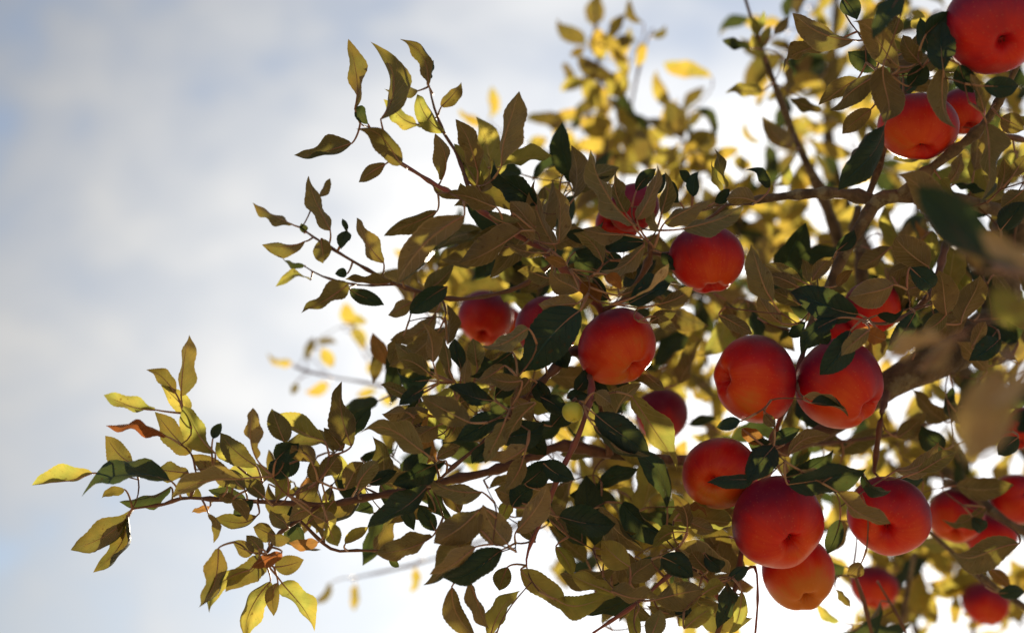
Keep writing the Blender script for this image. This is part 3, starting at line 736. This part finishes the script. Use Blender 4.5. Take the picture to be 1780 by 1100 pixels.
    return V, faces, uv, mi, r_.random()


def leaf_mesh(name, parts, mats):
    """parts: list of leaf_shape results with an offset; materials by look"""
    V, Fc, UV, TI, MI = [], [], [], [], []
    for (v, f, uv, mi, ti), off, mslot in parts:
        o = len(V)
        V += [p + off for p in v]
        Fc += [tuple(q + o for q in t) for t in f]
        UV += uv
        TI += [ti] * len(v)
        MI += [mslot if q == 0 else len(mats) - 1 for q in mi]
    me = mesh_from(name, V, Fc, mats, MI)
    lay = me.uv_layers.new(name='UVMap')
    vi = np.empty(len(me.loops), dtype=np.int32)
    me.loops.foreach_get('vertex_index', vi)
    lay.data.foreach_set('uv', np.asarray(UV, np.float32)[vi].ravel())
    at_ = me.attributes.new('tint', 'FLOAT', 'POINT')
    at_.data.foreach_set('value', np.asarray(TI, np.float32))
    return me


LOOKMAT = {'u': M_LEAF, 't': M_SHADED, 'p': M_PALE, 'g': M_GOLD, 'y': M_SUNLIT, 'o': M_DRY, 'r': M_RED}
SPECS = []      # dict(B, T, w, look, back, size)


def add_spec(bx, by, tx, ty, w, look, d, tilt, back):
    L = math.hypot(tx - bx, ty - by)
    B = at(bx, by, d)
    T = at(tx, ty, d + tilt * L * mpp(d))
    SPECS.append(dict(B=B, T=T, w=w * mpp(d), look=look, back=back, size=L * w, near=not back, mx=(bx + tx) / 2, my=(by + ty) / 2, d=d))


for lf in NEAR:
    bx, by, tx, ty, w, look = lf[:6]
    d = lf[6] if len(lf) > 6 else D0 + random.uniform(-0.025, 0.03)
    add_spec(bx, by, tx, ty, w * 0.90, look, d + random.uniform(-0.006, 0.006), random.uniform(-0.35, 0.35), False)
for lf in BACK:
    bx, by, tx, ty, w, look = lf[:6]
    add_spec(bx, by, tx, ty, w * 1.5, 'g' if look == 'y' else look, 2.08 + random.uniform(-0.06, 0.08), random.uniform(-0.3, 0.3), True)

# foliage further in and behind: boxes in the crown (x0,y0,x1,y1,count,near,far depth)
MID = [(720,450,1000,600,18,1.44,1.75),(780,600,1120,790,46,1.38,1.7),(850,780,1150,880,10,1.42,1.75),(1000,440,1200,540,16,1.42,1.7),
       (1140,520,1320,760,16,1.46,1.8),(1300,440,1480,600,16,1.42,1.75),(1480,400,1780,620,46,1.42,1.8),(1560,0,1790,300,44,1.36,1.8),
       (1580,250,1790,450,20,1.42,1.8),(1400,760,1780,960,22,1.48,1.85),(440,835,620,900,10,1.34,1.42),(850,380,1010,520,18,1.38,1.6),
       (1300,740,1480,830,14,1.46,1.6),(1640,560,1790,760,20,1.44,1.8),
       (880,850,1130,1000,18,1.33,1.5),(1040,975,1290,1105,20,1.33,1.5),(1440,960,1560,1105,8,1.5,1.7),(1480,420,1780,620,14,1.42,1.7),
       (560,780,760,900,16,1.35,1.46),(650,540,800,720,18,1.36,1.6),(840,280,1010,430,16,1.36,1.55),(1140,860,1260,980,12,1.36,1.5)]
FAR = [(960,270,1320,470,80,1.92,2.25),(1300,0,1560,330,62,1.95,2.25),(1500,0,1790,400,58,1.95,2.3),(1280,330,1480,560,56,1.92,2.25),
       (1000,480,1240,760,76,1.9,2.2),(980,800,1200,940,66,1.92,2.25),(1200,520,1480,800,36,1.95,2.3),(1480,760,1790,1110,150,1.92,2.35),
       (1440,740,1600,900,28,1.9,2.25),(1480,420,1790,740,56,1.95,2.3),(720,440,900,520,32,1.85,2.1),(790,500,920,640,20,1.85,2.1),
       (1060,900,1260,1000,28,1.95,2.3),(960,900,1080,980,14,2.0,2.25),(1250,360,1320,520,16,2.0,2.25),(740,640,960,800,36,1.75,2.1),(980,60,1100,290,14,2.02,2.2),(1125,130,1245,330,14,2.0,2.2),(1040,960,1290,1100,20,1.9,2.2)]
for boxes, back in ((MID, False), (FAR, True)):
    for (x0, y0, x1, y1, cnt, dn, df) in boxes:
        for _ in range(cnt):
            d = random.uniform(dn, df)
            bx, by = random.uniform(x0, x1), random.uniform(y0, y1)
            Lm = random.uniform(0.048, 0.078) * (1.12 if back else 1.0)
            ang = random.uniform(0, 2 * math.pi)
            L = Lm / mpp(d) * random.uniform(0.6, 1.0)
            tx, ty = bx + L * math.cos(ang), by + L * math.sin(ang)
            w = L * random.uniform(0.26, 0.46)
            if back:
                look = random.choices('ugt', (0.17, 0.70, 0.13))[0]
            else:
                look = random.choices('uyto', (0.42, 0.21, 0.36, 0.01))[0]
            add_spec(bx, by, tx, ty, w, look, d, random.uniform(-0.6, 0.6), back)
            SPECS[-1]['near'] = False

# ------------------------------------------------------------------ apples
# (centre x, y, radius in px, calyx x, y, depth, blush, label)
APPLES = [
 (1076,606,72,1110,652,1.37,-0.10,'orange-red apple hanging right of the largest dark leaf near the centre'),
 (1229,455,64,1240,514,1.36,0.06,'red apple hanging alone under two long leaves, above the big group'),
 (1310,660,79,1238,655,1.37,-0.06,'big red apple with its dimple facing left, just above the hanging cluster'),
 (1461,673,79,1510,717,1.37,-0.03,'red apple crossed by a curved dark leaf, beside the thick blurred limb'),
 (1251,824,67,1226,834,1.38,-0.14,'orange-flushed apple, upper left of the hanging cluster, dark leaf over its middle'),
 (1353,910,81,1372,942,1.34,0.10,'crimson apple at the front of the hanging cluster, calyx showing'),
 (1386,1000,65,1398,1040,1.43,-0.34,'orange apple at the bottom of the cluster, tucked under the crimson one'),
 (1545,898,72,1520,918,1.38,0.05,'dark red apple right of the cluster, an olive leaf lying across it'),
 (842,556,50,838,590,1.62,0.04,'soft-focus red apple, leftmost of all the apples'),
 (872,572,44,876,606,1.74,-0.20,'orange apple half hidden behind the leftmost apple'),
 (948,572,56,930,590,1.44,0.26,'pinkish apple mostly covered by the largest dark leaf'),
 (1102,364,45,1110,398,1.40,0.34,'purplish apple wrapped in upright leaves, topmost at the centre'),
 (1070,392,39,1056,388,1.46,0.05,'small red apple peeping out left below the purplish one'),
 (1150,724,50,1156,768,1.62,0.30,'dim dark red apple hanging behind, below the orange-red centre apple'),
 (1599,224,67,1596,282,1.37,-0.02,'red apple under fanned leaves at the upper right'),
 (1672,196,42,1680,230,1.46,0.10,'small dark red apple between leaf stalks at the upper right'),
 (1727,52,86,1732,100,1.26,0.24,'large magenta-red apple cut by the top right corner'),
 (1517,536,50,1530,578,1.44,0.14,'dark red apple shaded behind a broad brown leaf, below the forked branch'),
 (1462,578,32,1458,604,1.46,0.10,'red apple sliver showing between dark leaves above the pair of big apples'),
 (1662,898,48,1650,930,1.62,-0.02,'red apple with an olive leaf across it, at the lower right'),
 (1722,932,44,1716,966,1.70,0.04,'red apple behind a blurred brown leaf at the lower right'),
 (1768,866,46,1782,852,1.62,0.08,'red apple at the right edge above the slanting branch'),
 (1774,744,40,1766,776,1.64,0.14,'dark red apple at the right edge beside the big blurred leaf'),
 (1520,1022,42,1512,1056,1.86,0.02,'blurred red apple among bright gaps at the bottom, right of the cluster'),
 (1713,1050,40,1710,1084,1.90,0.00,'blurred red apple lowest at the bottom right'),
]
GREEN = (995, 717, 19, 998, 733, 1.29, 0.0, 'tiny yellow-green apple in the shade below the centre apple')


def apple_profile(n, taper=0.10, shoulder=0.05):
    pts = []
    for i in range(n + 1):
        th = math.pi * i / n              # 0 stem, pi calyx
        c = math.cos(th)
        rr = 1.0 + shoulder * c - 0.03 * math.cos(2 * th)
        x = rr * math.sin(th)
        z = 0.93 * rr * c
        z -= 0.36 * math.exp(-(th / 0.34) ** 2)             # stem cavity
        z += 0.27 * math.exp(-((math.pi - th) / 0.27) ** 2)  # calyx basin
        z += 0.16 * math.exp(-((math.pi - th) / 0.12) ** 2)
        x *= 1.0 - taper * (1 - c) / 2 * (math.sin(th) ** 0.5)
        pts.append((x, z))
    return pts


def build_apple(spec, idx, mat, name='apple'):
    cx, cy, rpx, kx, ky, d, blush, label = spec
    r_ = random.Random(100 + idx)
    rad = rpx * mpp(d)
    C = at(cx, cy, d)
    dx, dy = (kx - cx) / rpx, (ky - cy) / rpx
    q = dx * dx + dy * dy
    dz = math.sqrt(max(0.02, 1 - q))
    K = unit(AX * dx - AU * dy - AF * dz)      # towards the calyx
    root = bpy.data.objects.new(name, None)
    COL.objects.link(root)
    zax = -K
    xax = unit(np.cross(zax, np.array((0.3, 0.9, 0.2))))
    yax = np.cross(zax, xax)
    spin = r_.uniform(0, 6.28)
    Rm = np.column_stack((xax, yax, zax))
    Rz = np.array(((math.cos(spin), -math.sin(spin), 0), (math.sin(spin), math.cos(spin), 0), (0, 0, 1)))
    Rm = Rm @ Rz
    M4 = Matrix([[*Rm[i], C[i]] for i in range(3)] + [[0, 0, 0, 1]])
    root.matrix_world = M4
    root['label'] = label
    root['category'] = 'apple'
    root['group'] = 'apples on the tree'
    n, seg = 44, 48
    prof = apple_profile(n, r_.uniform(0.04, 0.20), r_.uniform(0.02, 0.09))
    lob = r_.uniform(0.03, 0.06)
    ph = r_.uniform(0, 6.28)
    e1, e2, ep = r_.uniform(-0.07, 0.07), r_.uniform(-0.05, 0.05), r_.uniform(0, 6)
    sk = r_.uniform(-0.10, 0.10)
    V, f = [], []
    hz = r_.uniform(0.90, 1.08)
    for i, (x, z) in enumerate(prof):
        if i in (0, n):
            V.append((0, 0, z * rad * hz))
            continue
        t = i / n
        for k in range(seg):
            an = 2 * math.pi * k / seg
            l = 1 + lob * (t ** 2) * math.cos(5 * an + ph) + e1 * math.cos(an + ep) + e2 * math.cos(2 * an + 2 * ep)
            zz = z + lob * 0.9 * (t ** 6) * math.cos(5 * an + ph) * -1 + sk * math.cos(an) * x
            V.append((x * l * math.cos(an) * rad, x * l * math.sin(an) * rad, zz * rad * hz))
    for k in range(seg):
        f.append((0, 1 + k, 1 + (k + 1) % seg))
    for i in range(n - 2):
        o = 1 + i * seg
        for k in range(seg):
            f.append((o + k, o + seg + k, o + seg + (k + 1) % seg, o + (k + 1) % seg))
    o = 1 + (n - 2) * seg
    last = len(V) - 1
    for k in range(seg):
        f.append((o + k, last, o + (k + 1) % seg))
    body = link('fruit_body', mesh_from('fruit_body', V, f, [mat]), root)
    body['blush'] = blush
    body['radius'] = rad
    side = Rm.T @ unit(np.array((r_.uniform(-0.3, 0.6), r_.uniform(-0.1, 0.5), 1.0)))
    body['blush_shade_side'] = [float(q) for q in side]
    # dried sepals in the basin
    zb = prof[-1][1] * rad * hz
    V, f = [], []
    for k in range(5):
        an = 2 * math.pi * k / 5 + ph
        for (rr, zz, w) in ((0.02, 0.0, 0.6), (0.06, -0.05, 0.45), (0.05 + 0.03 * r_.random(), -0.13, 0.08)):
            for sg in (-1, 1):
                V.append((rr * rad * math.cos(an + sg * w), rr * rad * math.sin(an + sg * w), zb + zz * rad))
        b = k * 6
        f += [(b, b + 1, b + 3, b + 2), (b + 2, b + 3, b + 5, b + 4)]
    link('calyx', mesh_from('calyx', V, f, [M_CALYX]), root)
    return root, C, zax, rad, prof[0][1] * rad * hz, Rm


# loose foliage does not hang in front of a fruit
def covers(s_):
    return any(s_['d'] < a_[5] and math.hypot(s_['mx'] - a_[0], s_['my'] - a_[1]) < a_[2] * 1.15 for a_ in APPLES)


SPECS = [s_ for s_ in SPECS if s_['near'] or not covers(s_)]
STEMS = []
for i, a_ in enumerate(APPLES):
    root, C, z, rad, zt, Rm = build_apple(a_, i, M_APPLE)
    STEMS.append((root, C, z, rad, zt, Rm))
gr = build_apple(GREEN, 77, M_GREENAPPLE)
STEMS.append(gr)

# ------------------------------------------------------------------ grow twigs to every leaf and stem
NP = np.array([p for p, _ in NODES])
NR = np.array([r_ for _, r_ in NODES])
targets = []
for k, s_ in enumerate(SPECS):
    targets.append(('leaf', k, s_['B'], unit(s_['T'] - s_['B'])))
for k, (root, C, z, rad, zt, Rm) in enumerate(STEMS):
    targets.append(('stem', k, C + z * rad * 1.12, -z))
TP = np.array([t[2] for t in targets])
best = np.full(len(targets), 1e9)
bi = np.zeros(len(targets), int)
for c0 in range(0, len(NP), 500):
    dd = np.linalg.norm(TP[:, None, :] - NP[None, c0:c0 + 500, :], axis=2)
    j = dd.argmin(1)
    v = dd[np.arange(len(TP)), j]
    up = v < best
    best[up] = v[up]
    bi[up] = j[up] + c0
# twigs may not run through the air in front of the open sky, so far jumps are dropped for random foliage
alive = np.ones(len(targets), bool)
joint = {}
near_twigs, far_tw = [], []
NPl, NRl = list(NP), list(NR)
while alive.any():
    i = int(np.where(alive, best, 1e9).argmin())
    alive[i] = False
    kind, k, P, ax = targets[i]
    d = best[i]
    N0 = NPl[bi[i]]
    if kind == 'leaf' and not SPECS[k]['near'] and not SPECS[k].get('hand') and d > 0.20:
        SPECS[k]['drop'] = d > 0.35
    lim = 0.030 if kind == 'leaf' else 0.022
    if d <= lim:
        joint[i] = N0
        continue
    back_dir = -ax
    Q = P + unit(unit(N0 - P) * 0.9 + back_dir * 0.6) * (0.016 if kind == 'leaf' else 0.012)
    r0 = min(NRl[bi[i]] * 0.8, 0.0011 + 0.006 * d)
    ctrl = N0 * 0.45 + Q * 0.55 + back_dir * d * 0.10 + rng.normal(0, 0.05 * d, 3)
    n = max(3, int(d / 0.010))
    ts = np.linspace(0, 1, n + 1)
    pts = np.array([N0 * (1 - t) ** 2 + 2 * t * (1 - t) * ctrl + Q * t * t for t in ts])
    rad = r0 + (0.0008 - r0) * ts
    joint[i] = Q
    isnear = (kind == 'stem') or SPECS[k]['near']
    (near_twigs if isnear else far_tw).append((pts, rad))
    b0 = len(NPl)
    NPl += list(pts[1:])
    NRl += list(rad[1:])
    dd = np.linalg.norm(TP[:, None, :] - pts[None, 1:, :], axis=2)
    j = dd.argmin(1)
    v = dd[np.arange(len(TP)), j]
    up = v < best
    best[up] = v[up]
    bi[up] = j[up] + b0

near_twigs.sort(key=lambda q: -len(q[0]))
for pts, rad in near_twigs[:200]:
    V, f = tube(pts - pts[0], rad, 5, 0.2)
    link('twig', mesh_from('twig', V, f, [M_TWIG]), tree, Vector(pts[0] - TRUNK_BASE))
V, f = [], []
for pts, rad in near_twigs[200:] + far_tw:
    v, ff = tube(pts - TRUNK_BASE, rad, 4)
    o = len(V)
    V += v
    f += [tuple(q + o for q in t) for t in ff]
tw = link('fine_twigs', mesh_from('fine_twigs', V, f, [M_TWIG]), tree)
tw['kind'] = 'stuff'

# leaf objects: the 300 that show largest are single parts, the rest one part
order = sorted(range(len(SPECS)), key=lambda k: (-(10 ** 6 if SPECS[k]['near'] else 0) - SPECS[k]['size']))
order = [k for k in order if not SPECS[k].get('drop')]
PART_LABEL = {'o': 'withered orange-brown curled leaf', 'r': 'leaf turned red along its edge'}
rest = []
SLOTS = [M_LEAF, M_SUNLIT, M_DRY, M_RED, M_SHADED, M_PALE, M_GOLD, M_PETIOLE]
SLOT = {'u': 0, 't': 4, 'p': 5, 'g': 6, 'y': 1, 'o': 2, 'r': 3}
for rank, k in enumerate(order):
    s_ = SPECS[k]
    if rank < 300:
        sh = leaf_shape(s_['B'], s_['T'], s_['w'], s_['look'], 1000 + k, True, joint[k])
        me = leaf_mesh('leaf', [(sh, np.zeros(3), 0)], [LOOKMAT[s_['look']], M_PETIOLE])
        o = link('leaf', me, tree, Vector(s_['B'] - TRUNK_BASE))
        if s_['look'] in PART_LABEL:
            o['label'] = PART_LABEL[s_['look']]
    else:
        mid = not s_['back']
        sh = leaf_shape(s_['B'], s_['T'], s_['w'], s_['look'], 1000 + k, mid, joint[k], 14 if mid else None)
        rest.append((sh, s_['B'] - TRUNK_BASE, SLOT[s_['look']]))
fo = link('foliage', leaf_mesh('foliage', rest, SLOTS), tree)
fo['kind'] = 'stuff'

# apple stalks
nl = len(SPECS)
for k, (root, C, z, rad, zt, Rm) in enumerate(STEMS):
    J = joint[nl + k]
    loc = Rm.T @ (J - C)
    p0 = np.array((0, 0, zt - 0.03 * rad))
    p1 = np.array((0, 0, rad * 1.0))
    P = [p0 * (1 - t) ** 2 + 2 * t * (1 - t) * p1 + loc * t * t for t in np.linspace(0, 1, 9)]
    V, f = tube(np.array(P), [0.0012 + 0.0006 * abs(2 * t - 1) for t in np.linspace(0, 1, 9)], 6)
    link('stem', mesh_from('stem', V, f, [M_TWIG]), root)
print('leaves', len(SPECS), 'dropped', sum(1 for s_ in SPECS if s_.get('drop')), 'near twigs', len(near_twigs), 'far', len(far_tw))
